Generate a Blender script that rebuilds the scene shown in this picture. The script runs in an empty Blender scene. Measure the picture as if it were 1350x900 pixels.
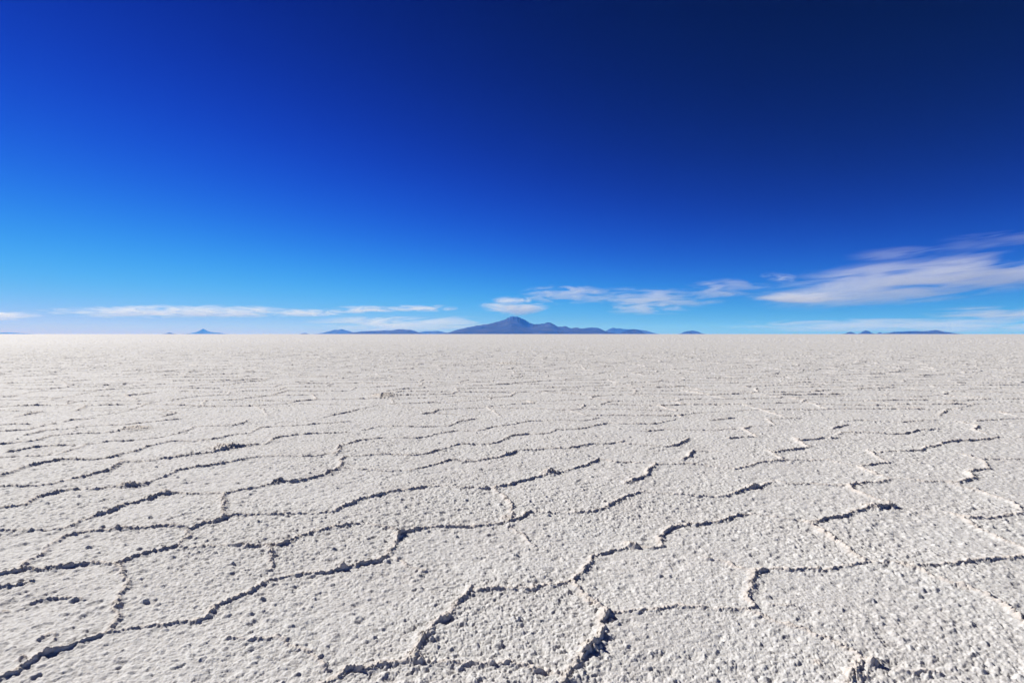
import bpy, math, random
import numpy as np

random.seed(7)
R = math.radians
scene = bpy.context.scene
col = scene.collection

# ------------------------------------------------------------------ camera
F_PX = 750.0                      # 20 mm lens on a 36 mm sensor, picture 1350 px wide
CAM_H = 1.5
PITCH = math.atan(9.8 / F_PX)
SUN_AZ, SUN_EL = R(-54), R(34)    # azimuth from straight ahead (+Y), towards +X

cam_d = bpy.data.cameras.new('camera')
cam_d.lens = 20.0
cam_d.sensor_width = 36.0
cam_d.clip_start = 0.05
cam_d.clip_end = 400000.0
cam = bpy.data.objects.new('camera', cam_d)
cam.location = (0, 0, CAM_H)
cam.rotation_euler = (math.pi / 2 - PITCH, 0, 0)
col.objects.link(cam)
scene.camera = cam


def ground_xy(u, v):
    """where the ray through a spot of the survey photo meets the flat ground"""
    xc, yc = (u - 675) / F_PX, (450 - v) / F_PX
    dx = xc
    dy = math.cos(PITCH) + yc * math.sin(PITCH)
    dz = -math.sin(PITCH) + yc * math.cos(PITCH)
    t = CAM_H / -dz
    return dx * t, dy * t


def px_x(u, y):
    return (u - 675) / F_PX * y


def px_h(h, y):
    return h / F_PX * y


# ------------------------------------------------------------------ helpers
def link(name, me, mat=None, label=None, cat=None, group=None, kind=None):
    o = bpy.data.objects.new(name, me)
    col.objects.link(o)
    if mat:
        me.materials.append(mat)
    if label:
        o['label'] = label
    if cat:
        o['category'] = cat
    if group:
        o['group'] = group
    if kind:
        o['kind'] = kind
    return o


def hash2(ix, iy, seed):
    h = (ix.astype(np.int64) * 374761393 + iy.astype(np.int64) * 668265263 + seed * 974634777) & 0xFFFFFFFF
    h = h.astype(np.uint32)
    h = (h ^ (h >> np.uint32(13))) * np.uint32(1274126177)
    h = (h ^ (h >> np.uint32(16))) * np.uint32(2246822519)
    return h ^ (h >> np.uint32(15))


def u01(h):
    return (h & np.uint32(0xFFFFFF)).astype(np.float32) / np.float32(16777216.0)


def vnoise(x, y, seed):
    """smooth value noise, -1..1"""
    x0, y0 = np.floor(x), np.floor(y)
    fx, fy = (x - x0).astype(np.float32), (y - y0).astype(np.float32)
    ix, iy = x0.astype(np.int64), y0.astype(np.int64)
    sx, sy = fx * fx * (3 - 2 * fx), fy * fy * (3 - 2 * fy)
    a, b = u01(hash2(ix, iy, seed)), u01(hash2(ix + 1, iy, seed))
    c, d = u01(hash2(ix, iy + 1, seed)), u01(hash2(ix + 1, iy + 1, seed))
    return ((a + (b - a) * sx) * (1 - sy) + (c + (d - c) * sx) * sy) * 2 - 1


def fbm(x, y, seed, octaves=3, gain=0.5):
    s, a = 0.0, 1.0
    for k in range(octaves):
        s = s + a * vnoise(x * 2 ** k + 17.3 * k, y * 2 ** k - 9.1 * k, seed + k)
        a *= gain
    return s


def nodules(x, y, seed, power, size=1.0):
    """crust of rounded salt nodules: every cell holds one knob of its own size"""
    x0, y0 = np.floor(x).astype(np.int64), np.floor(y).astype(np.int64)
    best = np.zeros(x.shape, np.float32)
    for i in (-1, 0, 1):
        for j in (-1, 0, 1):
            h = hash2(x0 + i, y0 + j, seed)
            px = x0 + i + u01(h)
            py = y0 + j + u01(hash2(x0 + i, y0 + j, seed + 31))
            hh = u01(hash2(x0 + i, y0 + j, seed + 77))
            rad = (0.42 + 0.45 * hh) * size
            d2 = ((x - px) ** 2 + (y - py) ** 2) / (rad * rad)
            best = np.maximum(best, (hh ** power * 0.85 + 0.15) * np.sqrt(np.clip(1 - d2, 0, 1)).astype(np.float32))
    return best


# ------------------------------------------------------------------ crack ridges, surveyed one by one
# (strength, [(u, v), ...]) in survey-photo pixels, thrown onto the ground by ground_xy
RIDGES = [
 (0.45, [(-60,905),(5,888),(19,884),(39,872),(49,866),(78,858),(109,845),(143,832)]),
 (0.6, [(143,832),(179,826),(215,822),(239,816),(255,814)]),
 (1.0, [(255,814),(272,811),(288,796),(311,785),(332,775),(347,768),(351,765)]),
 (0.7, [(351,765),(382,757),(397,755),(434,752),(454,748),(475,744),(494,738)]),
 (0.8, [(494,738),(506,731),(517,720),(521,709),(528,701),(548,697)]),
 (0.5, [(548,697),(571,694),(596,693),(629,691),(658,688),(671,685)]),
 (1.0, [(671,685),(684,681),(698,674)]),
 (0.3, [(698,674),(727,675),(749,675),(780,674),(791,671)]),
 (0.9, [(791,671),(807,662),(824,655),(838,649),(848,648)]),
 (0.3, [(851,649),(877,651),(903,653),(943,654),(957,653)]),
 (1.0, [(957,653),(965,650),(976,645),(995,641),(1011,637)]),
 (0.3, [(1011,637),(1022,633),(1040,637),(1065,637),(1116,641)]),
 (0.7, [(405,915),(427,898),(441,888),(452,881)]),
 (0.85, [(452,881),(475,881),(498,873),(517,871),(545,867),(553,851),(561,836),(571,820),(592,809),(602,794),(615,781),(623,774)]),
 (0.6, [(623,774),(631,778),(662,774),(696,775),(733,771),(751,767)]),
 (1.1, [(751,767),(760,756),(771,745),(778,737),(784,731)]),
 (0.7, [(784,731),(802,725),(824,719),(831,718),(850,720),(868,718)]),
 (1.0, [(868,718),(870,707),(879,697),(886,692)]),
 (0.8, [(886,692),(917,690),(943,687),(966,679),(992,675)]),
 (0.95, [(735,915),(745,893),(748,883),(758,867),(777,851),(790,838),(790,823),(800,807)]),
 (0.7, [(800,807),(821,807),(857,803),(875,800)]),
 (0.45, [(875,800),(893,798),(922,800),(945,801),(981,802),(992,798)]),
 (1.1, [(992,798),(984,787),(992,766),(994,753),(1005,750)]),
 (0.7, [(1000,750),(1021,748),(1047,752),(1085,752),(1109,748),(1140,743)]),
 (0.55, [(1140,743),(1157,744),(1188,744),(1217,747),(1239,747),(1259,744)]),
 (0.8, [(1259,744),(1274,742),(1303,740),(1328,738),(1349,734),(1400,730)]),
 (0.6, [(930,736),(957,742),(979,751),(992,755)]),
 (0.7, [(755,766),(764,781),(777,791),(800,805)]),
 (0.6, [(981,803),(1005,815),(1026,823),(1062,831)]),
 (0.9, [(1062,831),(1091,844),(1114,854),(1130,864)]),
 (.9, [(1130,864),(1119,885),(1115,900),(1110,925)]),
 (.8, [(1128,868),(1148,873)]),
 (1.0, [(1181,745),(1210,752),(1233,765),(1262,774),(1288,784),(1311,796),(1334,810),(1349,828),(1385,850)]),
 (0.9, [(1250,676),(1266,682),(1292,699),(1317,710),(1349,726),(1390,745)]),
 (0.7, [(1070,687),(1083,683),(1106,681),(1128,674)]),
 (1.2, [(1128,674),(1146,670),(1166,668),(1174,667)]),
 (0.9, [(1061,686),(1083,700),(1106,716),(1123,729),(1139,740)]),
 (0.3, [(992,676),(1039,684),(1061,686)]),
 (0.8, [(1117,642),(1139,653),(1168,663)]),
 (0.9, [(1116,641),(1137,637),(1156,636),(1172,632)]),
 (0.6, [(1180,631),(1198,633),(1215,636),(1233,636),(1248,635),(1259,636)]),
 (0.9, [(1259,636),(1274,634),(1283,631),(1276,624),(1283,620),(1302,619)]),
 (0.9, [(1133,616),(1152,612),(1170,610)]),
 (0.9, [(1133,617),(1148,624),(1170,631)]),
 (0.8, [(1143,595),(1161,606),(1170,610)]),
 (0.7, [(1150,598),(1174,596),(1196,595),(1213,594),(1222,590)]),
 (0.9, [(1222,590),(1239,587),(1248,583),(1261,582),(1276,582),(1293,580),(1315,576)]),
 (0.3, [(1315,576),(1331,577),(1349,578),(1400,577)]),
 (0.7, [(1257,599),(1278,602),(1293,607),(1300,618)]),
 (0.35, [(1294,606),(1319,606),(1349,606),(1400,605)]),
 (0.6, [(1248,636),(1267,641),(1296,648)]),
 (0.7, [(1257,640),(1297,650),(1328,660),(1341,671)]),
 (0.8, [(1266,680),(1277,682),(1299,682),(1319,682),(1332,678),(1349,676),(1400,672)]),
 (0.5, [(1111,556),(1128,555),(1141,555),(1163,556),(1189,557),(1217,555),(1237,555)]),
 (0.7, [(1257,556),(1283,561),(1289,563),(1281,566),(1302,573)]),
 (0.6, [(1285,556),(1331,553),(1349,553),(1390,552)]),
 (0.8, [(1096,565),(1115,561)]),
 (0.5, [(1106,574),(1109,570),(1137,571),(1176,573),(1202,571)]),
 (0.7, [(1202,571),(1211,568),(1237,567)]),
 (0.4, [(848,587),(856,588),(873,589),(884,588)]),
 (1.0, [(884,588),(894,586),(908,578)]),
 (0.9, [(825,638),(836,633),(845,631),(854,621),(863,612)]),
 (0.4, [(863,612),(882,612),(907,611),(940,614),(967,618)]),
 (0.9, [(900,605),(907,602),(912,594)]),
 (0.4, [(912,594),(935,594),(950,596)]),
 (0.9, [(967,618),(980,615),(988,613),(1003,610),(1022,607),(1040,607)]),
 (0.3, [(1040,607),(1086,607),(1133,616)]),
 (0.9, [(1012,594),(1031,605)]),
 (0.9, [(1020,597),(1036,594),(1051,592),(1068,590)]),
 (0.7, [(1045,578),(1058,587),(1068,590)]),
 (0.7, [(1052,582),(1068,581),(1083,578),(1102,578)]),
 (0.7, [(958,579),(978,577),(994,577)]),
 (0.9, [(978,564),(997,577)]),
 (1.0, [(981,565),(989,562)]),
 (0.35, [(880,566),(920,567),(969,566)]),
 (0.35, [(989,562),(1017,562)]),
 (0.8, [(1010,552),(1019,560)]),
 (0.5, [(1015,552),(1051,552)]),
 (0.6, [(935,554),(965,551)]),
 (0.8, [(660,582),(669,577),(676,574),(699,573)]),
 (0.6, [(699,573),(719,572),(728,569),(733,567),(760,566),(781,563),(800,558)]),
 (0.5, [(800,558),(813,559),(832,559),(861,559),(891,552)]),
 (0.4, [(832,569),(850,569),(875,566),(891,566)]),
 (0.9, [(660,602),(672,598),(680,594)]),
 (0.5, [(680,594),(708,593),(740,592),(749,592)]),
 (0.8, [(749,592),(767,588),(781,586),(788,586)]),
 (0.4, [(788,586),(802,586),(813,584),(824,581)]),
 (0.35, [(813,584),(825,586),(848,587)]),
 (0.8, [(651,643),(660,640),(685,634),(708,629),(722,625),(740,622),(758,617),(774,612),(788,605)]),
 (0.3, [(788,605),(811,609),(832,609),(863,612)]),
 (1.1, [(516,649),(532,647),(547,644)]),
 (0.45, [(547,644),(564,642),(582,641),(595,643),(618,643),(651,643)]),
 (1.0, [(443,673),(461,666),(474,659)]),
 (0.8, [(474,659),(503,653),(516,649)]),
 (0.4, [(443,673),(434,676),(412,678),(381,679),(332,680),(303,681)]),
 (1.0, [(299,681),(284,688),(270,689),(260,693),(249,700)]),
 (0.7, [(249,700),(249,707),(240,712),(231,720)]),
 (0.45, [(651,643),(664,653),(673,664),(673,684)]),
 (0.4, [(673,691),(689,704),(700,716)]),
 (0.9, [(-40,761),(0,757),(20,753),(31,751),(58,751),(73,748),(96,746),(122,742)]),
 (0.5, [(122,742),(144,744)]),
 (1.0, [(150,744),(158,743),(178,734),(200,728),(231,720)]),
 (0.45, [(231,720),(244,722),(273,720),(289,720),(326,722),(352,719)]),
 (1.1, [(352,719),(370,718),(388,712)]),
 (0.8, [(388,712),(412,702),(434,697),(455,692)]),
 (0.35, [(455,692),(466,690),(492,694),(521,698)]),
 (0.8, [(22,752),(40,738),(58,729),(69,717),(80,708),(100,704)]),
 (0.6, [(100,704),(116,699),(133,700),(173,697),(213,694),(242,693)]),
 (0.6, [(-30,702),(0,701),(44,700),(62,700),(82,698)]),
 (0.8, [(82,698),(107,686),(138,677),(164,666),(196,659)]),
 (1.1, [(196,659),(211,652),(231,651)]),
 (0.35, [(231,651),(267,652),(294,652)]),
 (0.8, [(-30,678),(0,672),(33,667),(51,657),(89,647)]),
 (0.6, [(89,647),(116,646),(142,644),(156,643)]),
 (1.1, [(156,643),(184,642)]),
 (0.7, [(184,641),(194,639),(204,634),(220,629),(231,622),(252,618)]),
 (0.9, [(252,618),(273,616),(293,612),(304,610)]),
 (0.6, [(304,610),(334,605),(348,603),(380,603),(398,603),(419,602),(440,599),(448,594)]),
 (0.9, [(294,652),(312,648),(336,643),(355,639),(366,636),(389,636),(412,631),(428,626),(446,618)]),
 (0.8, [(294,652),(293,662),(298,680)]),
 (0.9, [(446,618),(451,605),(455,602)]),
 (0.35, [(447,618),(488,620),(511,622),(540,621)]),
 (0.9, [(540,621),(547,619),(568,614),(591,607)]),
 (0.5, [(591,607),(614,609),(636,607)]),
 (1.0, [(636,607),(646,605),(660,602)]),
 (0.8, [(440,601),(448,594),(449,589)]),
 (0.9, [(449,589),(474,582),(506,578)]),
 (0.45, [(518,578),(548,578),(563,576)]),
 (0.7, [(563,576),(582,571),(604,568)]),
 (0.4, [(604,568),(628,568),(644,564),(668,561),(694,556),(717,555),(740,554),(767,555),(788,551)]),
 (0.4, [(453,602),(476,601),(502,600),(547,601),(563,599)]),
 (0.9, [(563,599),(582,593),(604,586)]),
 (0.6, [(604,586),(627,586),(643,586),(659,583)]),
 (0.7, [(477,568),(500,563)]),
 (0.5, [(500,563),(527,562),(556,563),(591,562)]),
 (0.8, [(591,562),(605,556),(628,552)]),
 (0.6, [(373,577),(394,575),(424,573),(459,571)]),
 (0.8, [(352,586),(360,581),(373,577)]),
 (1.0, [(305,592),(332,588)]),
 (0.6, [(332,588),(352,586)]),
 (0.7, [(305,592),(280,598),(256,601),(241,603),(224,605)]),
 (0.6, [(239,602),(226,604),(205,607),(187,609),(160,610)]),
 (0.9, [(160,610),(146,620),(128,624),(114,628),(96,632),(76,637),(64,641)]),
 (0.7, [(64,641),(36,642),(12,643),(-30,643)]),
 (0.9, [(-30,633),(0,628),(16,624),(32,618),(53,612),(75,608),(89,607)]),
 (0.55, [(89,607),(124,607),(148,603)]),
 (0.8, [(148,603),(160,599),(180,595),(192,589),(224,582),(245,582)]),
 (0.5, [(245,582),(265,582),(290,588)]),
 (0.6, [(265,581),(288,578),(309,573),(327,572),(343,564),(368,563),(403,561),(459,557)]),
 (0.7, [(-20,605),(0,604),(18,602),(48,601)]),
 (0.6, [(48,601),(64,599),(76,599),(89,594),(103,590),(114,586),(148,581)]),
 (0.5, [(148,581),(164,581),(204,578),(224,574),(239,570),(256,562),(305,562),(320,558),(330,553)]),
 (0.8, [(9,597),(25,594),(39,591)]),
 (0.5, [(39,591),(59,588),(100,586)]),
 (0.8, [(-20,587),(0,586),(23,584),(43,582),(59,578),(71,575)]),
 (0.6, [(71,575),(92,573),(132,572),(151,570),(164,567)]),
 (0.9, [(32,574),(52,570),(60,567)]),
 (0.6, [(60,567),(89,566),(116,562),(148,561),(169,560),(188,557),(236,553)]),
 (0.6, [(-10,568),(0,568),(39,566),(60,559),(73,558)]),
 (0.6, [(-10,561),(0,560),(16,559),(40,559)]),
 (0.8, [(84,556),(94,554),(124,552)]),
 (0.8, [(169,767),(156,784),(153,797),(153,815),(150,830)]),
 (0.4, [(158,743),(160,758),(169,767)]),
 (0.5, [(300,841),(319,841),(347,841),(369,836)]),
 (0.5, [(369,836),(371,851),(397,857),(420,867),(427,880)]),
 (0.6, [(553,868),(590,872),(628,875),(646,876),(670,872)]),
 (0.7, [(670,872),(689,879),(707,881),(725,880),(745,890)]),
 (0.4, [(-10,776),(16,772),(40,768)]),
 (0.4, [(36,795),(50,791),(78,787),(106,789)]),
 (0.5, [(54,841),(68,836),(74,842)]),
 (0.55, [(352,719),(359,727),(358,738),(359,751)]),
 (0.3, [(521,736),(535,746),(560,750)]),
 (0.35, [(700,716),(720,724)]),
 (0.35, [(930,880),(1185,883),(1240,890)][1:]),
 (0.4, [(1020,800),(1046,799)]),
]
# lumps of thrown-up crust: (u, v, size in m, height in m)
LUMPS = [(178,566,.20,.075),(295,592,.17,.08),(171,642,.10,.06),(831,717,.055,.05),(723,624,.09,.07),(434,625,.06,.05),
         (365,637,.06,.05),(218,650,.06,.05),(667,681,.05,.04),(775,852,.05,.05),(790,838,.035,.03),(798,811,.035,.02),(1148,872,.045,.036),
         (1122,888,.04,.018),(1135,893,.035,.016),(66,860,.04,.03),(1150,669,.07,.05),(990,641,.05,.04),(26,870,.025,.03),(452,748,.04,.03),(560,840,.035,.035),
         (546,866,.04,.04),(525,704,.05,.04),(670,481,.8,.14),(505,523,.3,.12),(9,804,.02,.02),(1080,875,.02,.02)]


# ------------------------------------------------------------------ the salt crust: one sheet to the horizon
def build_ground():
    dense = np.linspace(-R(57), R(57), 1760)
    rest = np.radians(np.linspace(57, 303, 80)[1:-1])
    th = np.concatenate([dense, rest]).astype(np.float64)
    nd, nc = len(dense), len(th)
    rr = [0.25, 0.6, 1.0, 1.3]
    r = 1.5
    while r < 110:
        rr.append(r)
        r += max(0.0048, 0.0019 * r)
    while r < 1000:
        rr.append(r)
        r *= 1.006
    while r < 52000:
        rr.append(r)
        r *= 1.05
    rr.append(52000.0)
    r = np.array(rr)
    nr = len(r)
    RR, TT = np.meshgrid(r, th, indexing='ij')
    X, Y = RR * np.sin(TT), RR * np.cos(TT)

    m0, m1 = int(np.searchsorted(r, 1.49)), int(np.searchsorted(r, 111))
    x, y = X[m0:m1, :nd], Y[m0:m1, :nd]
    rs = r[m0:m1]
    # ---- distance to the surveyed ridges
    wx = x + 0.018 * fbm(x * 7, y * 7, 5, 2) + 0.010 * vnoise(x * 26, y * 26, 6)
    wy = y + 0.018 * fbm(x * 7 + 40, y * 7, 8, 2) + 0.010 * vnoise(x * 26 + 9, y * 26, 9)
    ridge = np.zeros(x.shape, np.float32)        # ridge strength profile
    breakup = np.clip(0.9 + 0.30 * fbm(x * 2.7, y * 2.7, 21, 2) + 0.28 * vnoise(x * 11, y * 11, 22), 0.74, 1.4).astype(np.float32)

    def add_segment(p, q, s):
        W = (0.011 + 0.016 * s) * (.8 + .25 * min(1, max(0, (math.hypot(*p) - 3.3) / 4)))
        m = 0.28
        dist = [math.hypot(*p), math.hypot(*q)]
        L = math.hypot(q[0] - p[0], q[1] - p[1]) + 1e-6
        # nearest point of the segment to the origin
        t0 = max(0, min(1, -(p[0] * (q[0] - p[0]) + p[1] * (q[1] - p[1])) / L ** 2))
        rmin = math.hypot(p[0] + t0 * (q[0] - p[0]), p[1] + t0 * (q[1] - p[1])) - m
        i0, i1 = np.searchsorted(rs, rmin), np.searchsorted(rs, max(dist) + m)
        a = [math.atan2(p[0], p[1]), math.atan2(q[0], q[1])]
        da = m / max(rmin, .5)
        j0, j1 = np.searchsorted(dense, min(a) - da), np.searchsorted(dense, max(a) + da)
        if i1 <= i0 or j1 <= j0:
            return
        sx, sy = wx[i0:i1, j0:j1], wy[i0:i1, j0:j1]
        dx, dy = q[0] - p[0], q[1] - p[1]
        t = np.clip(((sx - p[0]) * dx + (sy - p[1]) * dy) / L ** 2, 0, 1)
        d = np.hypot(sx - p[0] - t * dx, sy - p[1] - t * dy) / W
        prof = s * np.exp(-np.abs(d) ** 1.7)
        ridge[i0:i1, j0:j1] = np.maximum(ridge[i0:i1, j0:j1], prof)

    for s, pts in RIDGES:
        s = .50 + .46 * s
        g = [ground_xy(*p) for p in pts]
        for p, q in zip(g[:-1], g[1:]):
            add_segment(p, q, s)
    # ---- farther out and beside the view: polygons from jittered seeds
    CX, CY = 1.55, 0.92                 # the plates lie a little broader than deep
    gx, gy = wx / CX, wy / CY
    gx = gx + 0.18 * vnoise(x * .6, y * .6, 61) ; gy = gy + 0.18 * vnoise(x * .6 + 7, y * .6, 62)
    bx, by = np.floor(gx).astype(np.int64), np.floor(gy).astype(np.int64)
    f1 = np.full(x.shape, 9e9, np.float32); f2 = np.full(x.shape, 9e9, np.float32)
    h1 = np.zeros(x.shape, np.uint32); h2 = np.zeros(x.shape, np.uint32)
    p1x = np.zeros(x.shape, np.float32); p1y = p1x.copy(); p2x = p1x.copy(); p2y = p1x.copy()
    for i in (-2, -1, 0, 1, 2):
        for j in (-2, -1, 0, 1, 2):
            if abs(i) + abs(j) == 4:
                continue
            h = hash2(bx + i, by + j, 101)
            sx = (bx + i + 0.08 + 0.84 * u01(h) - gx).astype(np.float32)
            sy = (by + j + 0.08 + 0.84 * u01(hash2(bx + i, by + j, 102)) - gy).astype(np.float32)
            d = sx * sx + sy * sy
            c1 = d < f1
            c2 = (~c1) & (d < f2)
            f2 = np.where(c1, f1, np.where(c2, d, f2))
            h2 = np.where(c1, h1, np.where(c2, h, h2))
            p2x = np.where(c1, p1x, np.where(c2, sx, p2x)); p2y = np.where(c1, p1y, np.where(c2, sy, p2y))
            f1 = np.where(c1, d, f1); h1 = np.where(c1, h, h1)
            p1x = np.where(c1, sx, p1x); p1y = np.where(c1, sy, p1y)
    dx_, dy_ = p2x - p1x, p2y - p1y
    edge = (f2 - f1) / (2 * np.hypot(dx_ / CX, dy_ / CY) + 1e-6)
    pair = (h1 ^ h2)
    pair = (pair ^ (pair >> np.uint32(13))) * np.uint32(1274126177)
    es = u01(pair ^ (pair >> np.uint32(11)))
    es = np.where(es < 0.12, 0.2, 0.52 + 0.50 * es ** 1.2).astype(np.float32)
    rfar = RR[m0:m1, :nd].astype(np.float32)
    wv = np.maximum(0.012 + 0.018 * es, 0.0021 * rfar)
    vor = es * np.exp(-np.abs(edge / wv) ** 1.7)
    # where the survey ends (about ten metres out, and outside the surveyed wedge)
    out = np.clip((y - 10.0) / 0.5, 0, 1)
    side = np.clip((np.abs(x) / np.maximum(y, .1) - 0.93) / 0.02, 0, 1)
    near_in = np.clip((2.25 - y) / 0.1, 0, 1)
    ridge = np.maximum(ridge, vor * np.maximum(np.maximum(out, side), near_in)).astype(np.float32)
    del gx, gy, bx, by, f1, f2, h1, h2, p1x, p1y, p2x, p2y, edge, pair, es, vor
    ridge = ridge * breakup

    # ---- heights
    nx_ = x + 0.007 * vnoise(x * 55, y * 55, 191) + .004 * vnoise(x * 120, y * 120, 193)
    ny_ = y + 0.007 * vnoise(x * 55 + 11, y * 55, 192) + .004 * vnoise(x * 120, y * 120 + 5, 194)
    crumb = nodules(nx_ / 0.0185, ny_ / 0.0185, 201, 2.0)
    fine = nodules(nx_ / 0.0098, ny_ / 0.0098, 231, 1.5)
    pits = nodules(nx_ / 0.055 + .5, ny_ / 0.055, 281, 5.0)
    tall = nodules(nx_ / 0.050 + .3, ny_ / 0.050, 261, 1.9, .56)
    lone = nodules(nx_ / 0.13 + .3, ny_ / 0.13, 311, 5.0, .22)
    patch = 0.5 + 0.5 * np.clip(fbm(x * 1.25, y * 1.25, 41, 3) * 1.5, -1, 1)
    z = 0.0074 * crumb * (0.65 + 0.5 * patch) + 0.0050 * fine * (.75 + .45 * patch) - 0.015 * np.clip(pits - .28, 0, 1) + 0.0128 * np.clip(tall - 0.30, 0, 1) * (0.85 + .35 * patch) + 0.019 * np.clip(lone - .2, 0, 1) * (.8 + .5 * crumb)
    z = z * (1 + np.clip((RR[m0:m1, :nd] - 9) / 22, 0, 2.6))
    z = z + 0.008 * fbm(x * 1.7, y * 1.7, 51, 2) + 0.012 * fbm(x * .35, y * .35, 55, 2)
    rough = 0.76 + 0.30 * crumb + 0.42 * fine
    z = z + ridge * 0.0235 * rough * (.70 + .32 * np.clip((RR[m0:m1, :nd] - 3.3) / 5, 0, 1) + np.clip((rfar - 10) / 30, 0, 1.1))
    # blades of crust standing at the crest
    z = z + 0.008 * np.clip(ridge - 0.45, 0, 1) * np.clip(vnoise(x * 44, y * 44, 73), 0, 1)
    lean = np.clip(ridge, 0, 1.2) * (0.7 + 0.6 * crumb)
    for (u, v, w, h) in LUMPS:
        px, py = ground_xy(u, v)
        pr, pa = math.hypot(px, py), math.atan2(px, py)
        i0, i1 = np.searchsorted(rs, pr - 3 * w), np.searchsorted(rs, pr + 3 * w)
        j0, j1 = np.searchsorted(dense, pa - 3 * w / pr), np.searchsorted(dense, pa + 3 * w / pr)
        d = np.hypot(wx[i0:i1, j0:j1] - px, wy[i0:i1, j0:j1] - py) / w
        k = np.exp(-d ** 2.4)
        z[i0:i1, j0:j1] += .62 * h * k * (0.55 + 0.6 * crumb[i0:i1, j0:j1] + 0.3 * fine[i0:i1, j0:j1])
        ridge[i0:i1, j0:j1] = np.maximum(ridge[i0:i1, j0:j1], k)
    Z = np.zeros(X.shape)
    fade_in = np.clip((rs - 1.5) / 0.25, 0, 1)[:, None]
    # settle to the plain at the rim of the finely built fan
    ang = np.clip((R(57) - np.abs(dense)) / R(1.5), 0, 1)[None, :]
    # pushed-up plates lean over on their lee edge
    X[m0:m1, :nd] += lean * 0.010 * fade_in * ang
    Y[m0:m1, :nd] -= lean * 0.014 * fade_in * ang
    Z[m0:m1, :nd] = z * fade_in * ang
    # beyond it only gentle swells are left
    m2 = int(np.searchsorted(r, 990))
    fx_, fy_ = X[m1:m2, :nd], Y[m1:m2, :nd]
    swell = .030 * vnoise(fx_ * 1.9, fy_ * 1.1, 91) + .045 * np.clip(vnoise(fx_ * .8, fy_ * .9, 92), -.2, 1) ** 2 + .018 * vnoise(fx_ * 5.1, fy_ * 3.7, 93)
    gap = r[m1 + 1:m2 + 1] - r[m1:m2]
    swell = swell + (u01(hash2(np.arange(m2 - m1)[:, None] + 0 * fx_.astype(np.int64), (np.arange(nd)[None, :] + 3 * np.arange(m2 - m1)[:, None] % 7) // 2 + 0 * fx_.astype(np.int64), 95)) - .5) * np.minimum(.13 * gap, .22)[:, None]
    Z[m1:m2, :nd] = swell * 1.3 * (np.clip((r[m2 - 1] - r[m1:m2]) / 300, 0, 1)[:, None]) * ang
    RM = np.zeros(X.shape, np.float32)
    RM[m0:m1, :nd] = np.clip(ridge, 0, 1.2) * np.clip(14 / rfar, 0, 1)

    nv = nr * nc + 1
    co = np.empty((nv, 3), np.float32)
    co[:-1, 0], co[:-1, 1], co[:-1, 2] = X.ravel(), Y.ravel(), Z.ravel()
    co[-1] = 0
    i = np.arange(nr - 1, dtype=np.int32)[:, None] * nc
    j = np.arange(nc, dtype=np.int32)[None, :]
    jn = (j + 1) % nc
    quads = np.stack([i + j, i + jn, i + nc + jn, i + nc + j], axis=-1).reshape(-1, 4)[:, ::-1]
    jj = np.arange(nc, dtype=np.int32)
    tris = np.stack([np.full(nc, nv - 1, np.int32), (jj + 1) % nc, jj], axis=-1)
    loops = np.concatenate([quads.ravel(), tris.ravel()])
    starts = np.concatenate([np.arange(len(quads)) * 4, len(quads) * 4 + np.arange(nc) * 3]).astype(np.int32)
    me = bpy.data.meshes.new('salt_flat')
    me.vertices.add(nv)
    me.vertices.foreach_set('co', co.ravel())
    me.loops.add(len(loops))
    me.loops.foreach_set('vertex_index', loops.astype(np.int32))
    me.polygons.add(len(starts))
    me.polygons.foreach_set('loop_start', starts)
    me.update(calc_edges=True)
    me.shade_smooth()
    at = me.attributes.new('ridge', 'FLOAT', 'POINT')
    at.data.foreach_set('value', np.concatenate([RM.ravel(), [0.0]]).astype(np.float32))
    return me


# ------------------------------------------------------------------ materials
def new_mat(name):
    m = bpy.data.materials.new(name)
    m.use_nodes = True
    nt = m.node_tree
    nt.nodes.clear()
    return m, nt.nodes, nt.links


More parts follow.
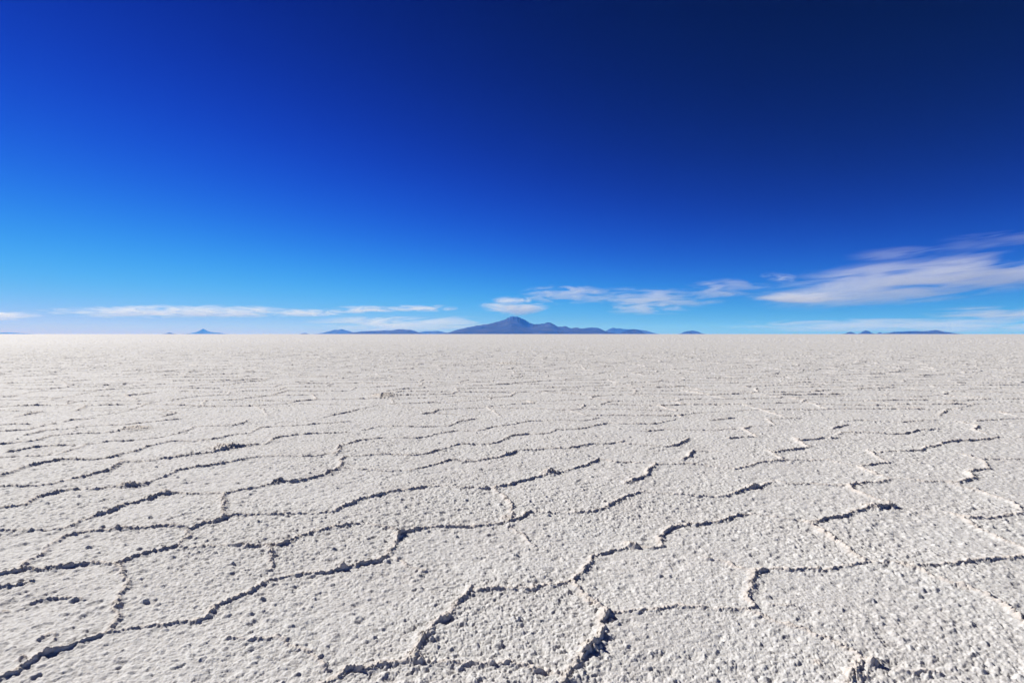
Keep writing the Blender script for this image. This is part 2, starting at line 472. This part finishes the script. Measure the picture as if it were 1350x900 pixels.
def salt_material():
    m, N, L = new_mat('salt_crust')
    out = N.new('ShaderNodeOutputMaterial')
    b = N.new('ShaderNodeBsdfPrincipled')
    L.new(b.outputs[0], out.inputs[0])
    tc = N.new('ShaderNodeTexCoord')
    n1 = N.new('ShaderNodeTexNoise'); n1.inputs['Scale'].default_value = 1.3; n1.inputs['Detail'].default_value = 5
    n2 = N.new('ShaderNodeTexNoise'); n2.inputs['Scale'].default_value = 38; n2.inputs['Detail'].default_value = 4
    L.new(tc.outputs['Object'], n1.inputs['Vector']); L.new(tc.outputs['Object'], n2.inputs['Vector'])
    r1 = N.new('ShaderNodeValToRGB')
    r1.color_ramp.elements[0].position = .32; r1.color_ramp.elements[0].color = (.585, .572, .562, 1)
    r1.color_ramp.elements[1].position = .68; r1.color_ramp.elements[1].color = (.605, .60, .592, 1)
    L.new(n1.outputs['Fac'], r1.inputs['Fac'])
    r2 = N.new('ShaderNodeValToRGB')
    r2.color_ramp.elements[0].position = .30; r2.color_ramp.elements[0].color = (.80, .78, .76, 1)
    r2.color_ramp.elements[1].position = .62; r2.color_ramp.elements[1].color = (1.04, 1.04, 1.03, 1)
    L.new(n2.outputs['Fac'], r2.inputs['Fac'])
    mul = N.new('ShaderNodeMix'); mul.data_type = 'RGBA'; mul.blend_type = 'MULTIPLY'
    mul.inputs['Factor'].default_value = 1
    L.new(r1.outputs[0], mul.inputs['A']); L.new(r2.outputs[0], mul.inputs['B'])
    at = N.new('ShaderNodeAttribute'); at.attribute_name = 'ridge'
    mr = N.new('ShaderNodeMapRange')
    mr.inputs['From Min'].default_value = .12; mr.inputs['From Max'].default_value = .7
    mr.inputs['To Max'].default_value = .8
    L.new(at.outputs['Fac'], mr.inputs['Value'])
    mix = N.new('ShaderNodeMix'); mix.data_type = 'RGBA'
    mix.inputs['B'].default_value = (.575, .52, .47, 1)       # cream, dusty crust, also painted warmer to offset the blue of its shade
    L.new(mr.outputs[0], mix.inputs['Factor']); L.new(mul.outputs['Result'], mix.inputs['A'])
    L.new(mix.outputs['Result'], b.inputs['Base Color'])
    b.inputs['Roughness'].default_value = .85
    b.inputs['Specular IOR Level'].default_value = .25
    bump = N.new('ShaderNodeBump'); bump.inputs['Strength'].default_value = .5; bump.inputs['Distance'].default_value = .006
    n3 = N.new('ShaderNodeTexNoise'); n3.inputs['Scale'].default_value = 120; n3.inputs['Detail'].default_value = 3
    L.new(tc.outputs['Object'], n3.inputs['Vector'])
    L.new(n3.outputs['Fac'], bump.inputs['Height']); L.new(bump.outputs[0], b.inputs['Normal'])
    return m


def rock_material():
    m, N, L = new_mat('desert_rock')
    out = N.new('ShaderNodeOutputMaterial')
    b = N.new('ShaderNodeBsdfPrincipled')
    L.new(b.outputs[0], out.inputs[0])
    tc = N.new('ShaderNodeTexCoord')
    n1 = N.new('ShaderNodeTexNoise'); n1.inputs['Scale'].default_value = .0016; n1.inputs['Detail'].default_value = 7
    n1.inputs['Roughness'].default_value = .62
    L.new(tc.outputs['Object'], n1.inputs['Vector'])
    r = N.new('ShaderNodeValToRGB')
    r.color_ramp.elements[0].position = .36; r.color_ramp.elements[0].color = (.010, .014, .017, 1)
    r.color_ramp.elements[1].position = .66; r.color_ramp.elements[1].color = (.070, .066, .058, 1)
    L.new(n1.outputs['Fac'], r.inputs['Fac']); L.new(r.outputs[0], b.inputs['Base Color'])
    b.inputs['Roughness'].default_value = .95
    b.inputs['Specular IOR Level'].default_value = .1
    return m


link('salt_flat', build_ground(), salt_material(), kind='structure',
     label='pale cracked salt flat with raised polygon ridges reaching the horizon')

# ------------------------------------------------------------------ hills on the horizon
ROCK = rock_material()


def make_hill(name, prof, dist, depth, seed, label, gully=.7, ny=56):
    """PROF: skyline as (u, height) in survey pixels; DIST: metres; DEPTH: half depth in metres"""
    us = np.array([p[0] for p in prof], float); hs = np.array([p[1] for p in prof], float)
    nx = int(min(420, max(40, (us[-1] - us[0]) * 3)))
    u = np.linspace(us[0], us[-1], nx)
    xs = px_x(u, dist); cx = .5 * (xs[0] + xs[-1])
    P = px_h(np.interp(u, us, hs), dist)
    span = (us[-1] - us[0])
    k = 24.0 / span * 3
    P = P * (1 + .03 * vnoise(u * .55, u * 0 + seed, seed))
    P[0] = P[-1] = 0
    t = np.linspace(-1, 1, ny)
    V, U = np.meshgrid(t, np.arange(nx), indexing='ij')
    XX = np.broadcast_to(xs - cx, V.shape); kw = max(3, int(nx * .07)) | 1
    ker = np.hanning(kw + 2)[1:-1]; ker /= ker.sum()
    Ps = np.convolve(np.pad(P, kw // 2, mode='edge'), ker, 'valid')
    Ps[0] = Ps[-1] = 0
    fl = np.clip(np.abs(V) * 3.5, 0, 1)
    PP = P[None, :] * (1 - fl) + np.minimum(Ps, P + 60)[None, :] * fl      # crest detail fades out down the flanks
    YY = V * depth
    big = 1100.0 * (depth / 2600.0) ** .5
    wx_, wy_ = XX + 260 * vnoise(XX / 700, YY / 700, seed + 8), YY + 260 * vnoise(XX / 700 + 5, YY / 700, seed + 9)
    g = 1 - np.abs(vnoise(wx_ / big, wy_ / (1.1 * big), seed + 3))            # spurs and gullies down the slope
    g = .65 * g + .35 * (1 - np.abs(vnoise(wx_ / big * 2.3, wy_ / big * 2.0, seed + 4)))
    slope = (1 - np.abs(V) ** 1.15)
    H = PP * np.clip(slope, 0, 1) * (1 - gully * (1 - g) * np.clip(np.abs(V) * 4, 0, 1) * (1 - np.abs(V)))
    Z = H - 3.0 * (np.abs(V) >= 1) - .5
    n = nx * ny
    co = np.stack([XX, YY, Z], -1).reshape(-1, 3).astype(np.float32)
    i = np.arange(ny - 1)[:, None] * nx; j = np.arange(nx - 1)[None, :]
    q = np.stack([i + j, i + j + 1, i + nx + j + 1, i + nx + j], -1).reshape(-1, 4)
    me = bpy.data.meshes.new(name)
    me.from_pydata(co.tolist(), [], q.tolist())
    me.shade_smooth()
    o = link(name, me, ROCK, label=label, kind='structure')
    o.location = (cx, dist, 0)
    return o


make_hill('mountain', [(585,.3),(589.5,.8),(599.5,5),(610,7.6),(620,9.8),(630,11.6),(640,13),(648,14.6),(657,16.6),(662,18),(667.5,20.6),(671,22.4),(675,23.6),(678,23.2),(681,23.9),(684.5,22.4),(688,20.6),(693,18.2),(698,15.2),(704,13.6),(710,13),(714,13.8),(718,14.2),(722,15.4),(725.5,15.5),(730,13),(735.6,9.9),(740,9.7),(745.6,10.6),(749,9),(753,7.6),(761,8.8),(764,8),(768,7.4),(774,8.4),(781,8.9),(786,8.5),(791,7.4),(795,5.5),(798.5,3.6),(803.6,.4)],
          22000, 2600, 11, 'broad blue mountain with the tallest pointed summit on the horizon', ny=110)
make_hill('hill', [(816,.4),(820,3),(826,5),(835,6.7),(840,6),(844,4.8),(848,2),(850,.3)], 21000, 500, 12, 'dark low hill in front of the paler ridge just right of the tallest mountain')
make_hill('hills', [(793,1.5),(798,3.8),(803,6.6),(808.6,9),(812,7.6),(818.7,7.4),(826,6.6),(834,6.8),(849,5),(856.5,3.4),(862.8,.4)], 33000, 1500, 13, 'pale hill range ending right of the tallest mountain behind a darker hill')
make_hill('hill', [(896.5,.3),(899,1.4),(902,2.9),(907,4),(912,4.9),(917,4),(922,2.8),(925.7,.3)], 27000, 600, 14, 'lone rounded hill island standing clear between mountain and right cloud')
make_hill('hills', [(456,.3),(461,1.4),(467,2.4),(474,3.2),(481,3.9),(493,4.2),(506,4.9),(516,4.8),(521,6),(526.5,6.6),(534,6),(541.6,5.6),(547,4),(551.7,2.2),(556,.3)], 24500, 1200, 15, 'long dark blue hill range left of the tallest mountain')
make_hill('hills', [(421,.3),(426,1.8),(430.8,3.1),(436,4),(440.8,5.6),(446,5.8),(451,6.6),(456,5),(461,3.8),(466,2.2),(471,.3)], 36000, 1400, 16, 'pale hill range at the far left end of the chain beside the mountain')
make_hill('hills', [(544,.5),(552,2.3),(557,3.2),(561.7,3.9),(568,3.8),(577,4.4),(582,3.4),(587,2.2),(594,.3)], 34500, 1300, 17, 'pale low hills filling the gap between dark range and tallest mountain')
make_hill('hill', [(396,.2),(398.5,1),(401.8,1.5),(404,1.2),(406,.2)], 29000, 300, 18, 'tiny dark speck of a hill on the horizon left of the pale range')
make_hill('hill', [(218,.2),(220,1.3),(223,2.2),(226,1.6),(229.5,.2)], 33000, 400, 19, 'small low hill just left of the blue peak under the long cloud')
make_hill('mountain', [(248,.3),(254,1.6),(259.5,3),(264,5.2),(268,7.2),(272,5),(277,3),(284,2.2),(290,1.6),(294,.3)], 49000, 1200, 20, 'small pale blue peak standing alone under the long left cloud')
make_hill('mountain', [(-60,.4),(-35,1.8),(-10,2.3),(0,2.1),(10,2.2),(20,1.8),(30,1.0),(37,.3)], 51500, 1500, 21, 'faintest pale mountain cut by the left edge of the view')
make_hill('hill', [(1114,.3),(1117,2),(1120.6,3.1),(1124,2.4),(1127,.3)], 20000, 240, 22, 'small hill island leftmost of the row under the large right cloud')
make_hill('hill', [(1133.5,.3),(1137,3.4),(1141,4.9),(1145,4),(1150,1.2),(1152,.3)], 19500, 260, 23, 'rounded hill island second in the row under the large right cloud')
make_hill('hill', [(1155.5,.3),(1158,1.8),(1160.5,2.6),(1163.5,.3)], 20500, 160, 24, 'tiny hill island between the rounded one and the long flat one')
make_hill('hills', [(1172.5,.3),(1175,2.4),(1179,3.2),(1188,3.3),(1198,3.9),(1207,4.1),(1215,3.8),(1223,4.1),(1229,5),(1233,5.5),(1238,4.6),(1242,3.6),(1247.5,.3)], 19000, 800, 25, 'long flat topped hill island rightmost on the horizon')

# ------------------------------------------------------------------ clouds


def cloud_material(name, density, scale, cut, soft, stretch, seed):
    m, N, L = new_mat(name)
    out = N.new('ShaderNodeOutputMaterial')
    pv = N.new('ShaderNodeVolumePrincipled')
    L.new(pv.outputs[0], out.inputs['Volume'])
    pv.inputs['Color'].default_value = (1, 1, 1, 1)
    pv.inputs['Anisotropy'].default_value = .2
    tc = N.new('ShaderNodeTexCoord')
    # falloff from the middle of the cloud's own box
    sub = N.new('ShaderNodeVectorMath'); sub.operation = 'MULTIPLY_ADD'
    sub.inputs[1].default_value = (1.7, 2, 2); sub.inputs[2].default_value = (-.85, -1, -1)
    L.new(tc.outputs['Generated'], sub.inputs[0])
    ln = N.new('ShaderNodeVectorMath'); ln.operation = 'LENGTH'
    L.new(sub.outputs[0], ln.inputs[0])
    mp = N.new('ShaderNodeMapping')
    mp.inputs['Scale'].default_value = (scale / stretch, scale / stretch * .35, scale)
    mp.inputs['Location'].default_value = (seed * 3.7, seed * 1.3, seed * 2.1)
    L.new(tc.outputs['Object'], mp.inputs['Vector'])
    nz = N.new('ShaderNodeTexNoise'); nz.inputs['Scale'].default_value = 1.25; nz.inputs['Detail'].default_value = 6
    nz.inputs['Roughness'].default_value = .66; nz.inputs['Distortion'].default_value = .9
    L.new(mp.outputs[0], nz.inputs['Vector'])
    # noise + (1 - r) * soft - cut
    a = N.new('ShaderNodeMath'); a.operation = 'MULTIPLY_ADD'
    a.inputs[1].default_value = -soft; a.inputs[2].default_value = soft - cut
    L.new(ln.outputs['Value'], a.inputs[0])
    b = N.new('ShaderNodeMath'); b.operation = 'ADD'
    L.new(a.outputs[0], b.inputs[0]); L.new(nz.outputs['Fac'], b.inputs[1])
    c = N.new('ShaderNodeMapRange')
    c.inputs['From Min'].default_value = 0; c.inputs['From Max'].default_value = .22
    c.inputs['To Max'].default_value = density
    L.new(b.outputs[0], c.inputs['Value'])
    e = N.new('ShaderNodeMapRange')
    e.interpolation_type = 'SMOOTHSTEP'
    e.inputs['From Min'].default_value = .96; e.inputs['From Max'].default_value = .45
    L.new(ln.outputs['Value'], e.inputs['Value'])
    f = N.new('ShaderNodeMath'); f.operation = 'MULTIPLY'
    L.new(c.outputs[0], f.inputs[0]); L.new(e.outputs[0], f.inputs[1])
    L.new(f.outputs[0], pv.inputs['Density'])
    m.cycles.volume_step_rate = .4
    return m


def make_cloud(u0, u1, v0, v1, label, tilt=0, dist=66000, depth=2200, density=4e-4, cut=.53, soft=.24, thin=1.0, stretch=5.0, seed=1, bumps=.18):
    """a flattened bank of cloud whose front spans the survey box (u0..u1, v0..v1)"""
    cx, w = px_x(.5 * (u0 + u1), dist), 1.15 * px_x(675 + .5 * (u1 - u0), dist)
    cz, h = px_h(440.3 - .5 * (v0 + v1), dist), px_h(.5 * (v1 - v0), dist)
    nu, nv_ = 48, 20
    vs, fs = [], []
    rnd = random.Random(seed)
    ph = [rnd.uniform(0, 6.28) for _ in range(6)]
    for i in range(nv_ + 1):
        la = -math.pi / 2 + math.pi * i / nv_
        for j in range(nu):
            lo = 2 * math.pi * j / nu
            k = 1 + bumps * (.5 * math.sin(3 * lo + ph[0]) + .3 * math.sin(5 * lo + ph[1] + 2 * la) + .2 * math.sin(9 * lo + ph[2])) * math.cos(la)
            vs.append((w * math.cos(la) * math.cos(lo) * k, depth * math.cos(la) * math.sin(lo) * k,
                       h * math.sin(la) * (1 + bumps * math.sin(4 * lo + ph[3]))))
    for i in range(nv_):
        for j in range(nu):
            a, b = i * nu + j, i * nu + (j + 1) % nu
            fs.append((a, b, b + nu, a + nu))
    me = bpy.data.meshes.new('cloud')
    me.from_pydata(vs, [], fs)
    me.shade_smooth()
    mat = cloud_material('cloud_vapour', density, thin / h, cut, soft, stretch, seed)
    o = link('cloud', me, mat, label=label, cat='cloud', group='clouds low over the salt flat')
    o.location = (cx, dist, cz)
    o.rotation_euler = (0, -R(tilt), 0)
    return o


CLOUDS = [
 # u0, u1, v0, v1, label, options
 (-60, 50, 408, 424, 'small white cloud puff cut by the left edge of the view', dict(density=6e-4, seed=2)),
 (50, 410, 401, 421, 'long white cloud bank low over the left horizon', dict(density=6e-4, seed=3, stretch=4.2, thin=1.25, cut=.535, soft=.27)),
 (352, 462, 407, 418, 'short thin white cloud at the right tip of the long left bank', dict(density=6e-4, seed=4, dist=69000)),
 (440, 524, 402, 414, 'small arched white cloud above the far left hills', dict(density=6e-4, seed=5)),
 (504, 604, 401, 412, 'narrow bright white cloud left of the mountain summit', dict(density=6e-4, seed=6, dist=68500)),
 (400, 640, 414, 439, 'faint veil of haze cloud lying on the hills left of the mountain', dict(density=4e-4, cut=.5, seed=7, dist=74000, stretch=8, depth=2500)),
 (634, 716, 390, 417, 'soft pale cloud directly above the mountain summit', dict(density=7e-4, seed=8)),
 (690, 800, 374, 402, 'very faint wisps right of the cloud above the summit', dict(density=4e-4, seed=9, dist=71000, stretch=5, thin=1.6, cut=.53)),
 (776, 948, 378, 407, 'streaked white cloud high between the mountain and the large right cloud', dict(density=3.6e-4, thin=1.9, seed=10, tilt=-1, stretch=6, soft=.28)),
 (800, 905, 395, 417, 'small soft cloud beneath the streaked one right of the mountain', dict(density=3.6e-4, seed=11, dist=71500, stretch=5, thin=1.6)),
 (1020, 1430, 334, 402, 'large wind drawn white cloud sweeping up to the right edge', dict(density=2.7e-4, seed=12, tilt=5.8, stretch=7, depth=3000, thin=2.0, cut=.5, soft=.3)),
 (905, 1010, 366, 396, 'faint torn wisps between the streaked cloud and the large right cloud', dict(density=2.5e-4, seed=21, dist=78500, stretch=5, thin=1.6)),
 (1004, 1064, 358, 376, 'small wisp off the left tip of the large right cloud', dict(density=4e-4, cut=.6, thin=1.8, seed=33, dist=58500 + 14000, stretch=6, tilt=-6)),
 (990, 1120, 382, 402, 'thin low streaks under the left end of the large right cloud', dict(density=6e-4, seed=14, dist=75000, stretch=9)),
 (1120, 1240, 324, 344, 'faint wisp floating above the middle of the large right cloud', dict(density=1.0e-4, seed=15, dist=75000, stretch=9, tilt=4)),
 (1220, 1400, 303, 333, 'highest faint cloud streak at the right edge of the sky', dict(density=.7e-4, seed=16, dist=75000, stretch=9, tilt=5)),
 (1230, 1420, 402, 428, 'low mauve cloud bank under the right end of the large cloud', dict(density=4e-4, seed=17, dist=76000, stretch=9)),
 (960, 1420, 418, 441, 'pale veil of cloud behind the row of right hill islands', dict(density=3e-4, cut=.48, seed=18, dist=82000, stretch=10, depth=2500)),
]
for u0, u1, v0, v1, lab, kw in CLOUDS:
    make_cloud(u0, u1, v0, v1, lab, **kw)

# ------------------------------------------------------------------ the air between
def make_haze():
    x0, x1, y0, y1, z0, z1 = -56000, 56000, -53000, 54000, -6, 740
    vs = [(x, y, z) for z in (z0, z1) for y in (y0, y1) for x in (x0, x1)]
    fs = [(0, 2, 3, 1), (4, 5, 7, 6), (0, 1, 5, 4), (2, 6, 7, 3), (0, 4, 6, 2), (1, 3, 7, 5)]
    me = bpy.data.meshes.new('haze')
    me.from_pydata(vs, [], fs)
    m, N, L = new_mat('blue_air')
    out = N.new('ShaderNodeOutputMaterial')
    pv = N.new('ShaderNodeVolumePrincipled')
    pv.inputs['Color'].default_value = HAZE_COL
    pv.inputs['Absorption Color'].default_value = (1, 1, 1, 1)   # air scatters, blue most, and swallows nothing
    pv.inputs['Density'].default_value = HAZE_DEN
    L.new(pv.outputs[0], out.inputs['Volume'])
    link('haze', me, m, kind='stuff')


HAZE_COL = (.032, .175, .70, 1)
HAZE_DEN = 4.6e-5
make_haze()

# ------------------------------------------------------------------ sun, sky
sd = bpy.data.lights.new('sun', 'SUN')
sd.energy = 5.0
sd.angle = R(.53)
sd.color = (1, .972, .935)
sun = bpy.data.objects.new('sun', sd)
sx, sy, sz = math.sin(SUN_AZ) * math.cos(SUN_EL), math.cos(SUN_AZ) * math.cos(SUN_EL), math.sin(SUN_EL)
from mathutils import Vector
sun.rotation_euler = Vector((sx, sy, sz)).to_track_quat('Z', 'Y').to_euler()
sun.location = (-20, 12, 30)
col.objects.link(sun)

SKY_GRADE = ((2.9, .95, .95), (3.8, 5.4, .54), (4.1, 10.4, .95))
w = bpy.data.worlds.new('World')
scene.world = w
w.use_nodes = True
nt = w.node_tree
nt.nodes.clear()
out = nt.nodes.new('ShaderNodeOutputWorld')
bg = nt.nodes.new('ShaderNodeBackground')
bg.inputs['Strength'].default_value = .079
sky = nt.nodes.new('ShaderNodeTexSky')
sky.sky_type = 'NISHITA'
sky.sun_disc = False
sky.sun_elevation = SUN_EL
sky.sun_rotation = SUN_AZ
sky.altitude = 3650
sky.air_density = 1.0
sky.dust_density = 0.3
sky.ozone_density = 3.0
# thin high-altitude air seen through a polarised, saturated exposure: each channel gets its own contrast
sep = nt.nodes.new('ShaderNodeSeparateColor')
comb = nt.nodes.new('ShaderNodeCombineColor')
nt.links.new(sky.outputs[0], sep.inputs[0])
for k, (g, s, m) in enumerate(SKY_GRADE):
    a = nt.nodes.new('ShaderNodeMath'); a.operation = 'MULTIPLY'; a.inputs[1].default_value = .1
    b = nt.nodes.new('ShaderNodeMath'); b.operation = 'POWER'; b.inputs[1].default_value = g
    c = nt.nodes.new('ShaderNodeMath'); c.operation = 'MULTIPLY'; c.inputs[1].default_value = s
    d = nt.nodes.new('ShaderNodeMath'); d.operation = 'MULTIPLY_ADD'; d.inputs[1].default_value = .1 / m; d.inputs[2].default_value = .1
    e = nt.nodes.new('ShaderNodeMath'); e.operation = 'DIVIDE'
    nt.links.new(sep.outputs[k], a.inputs[0]); nt.links.new(a.outputs[0], b.inputs[0])
    nt.links.new(b.outputs[0], c.inputs[0]); nt.links.new(c.outputs[0], d.inputs[0])
    nt.links.new(c.outputs[0], e.inputs[0]); nt.links.new(d.outputs[0], e.inputs[1]); nt.links.new(e.outputs[0], comb.inputs[k])
nt.links.new(comb.outputs[0], bg.inputs[0])
nt.links.new(bg.outputs[0], out.inputs[0])

# ------------------------------------------------------------------ render
scene.view_settings.view_transform = 'Standard'
scene.view_settings.look = 'None'
scene.view_settings.gamma = 1
scene.view_settings.exposure = .36
scene.cycles.max_bounces = 12
scene.cycles.diffuse_bounces = 3
scene.cycles.glossy_bounces = 2
scene.cycles.volume_bounces = 10
scene.cycles.volume_max_steps = 256
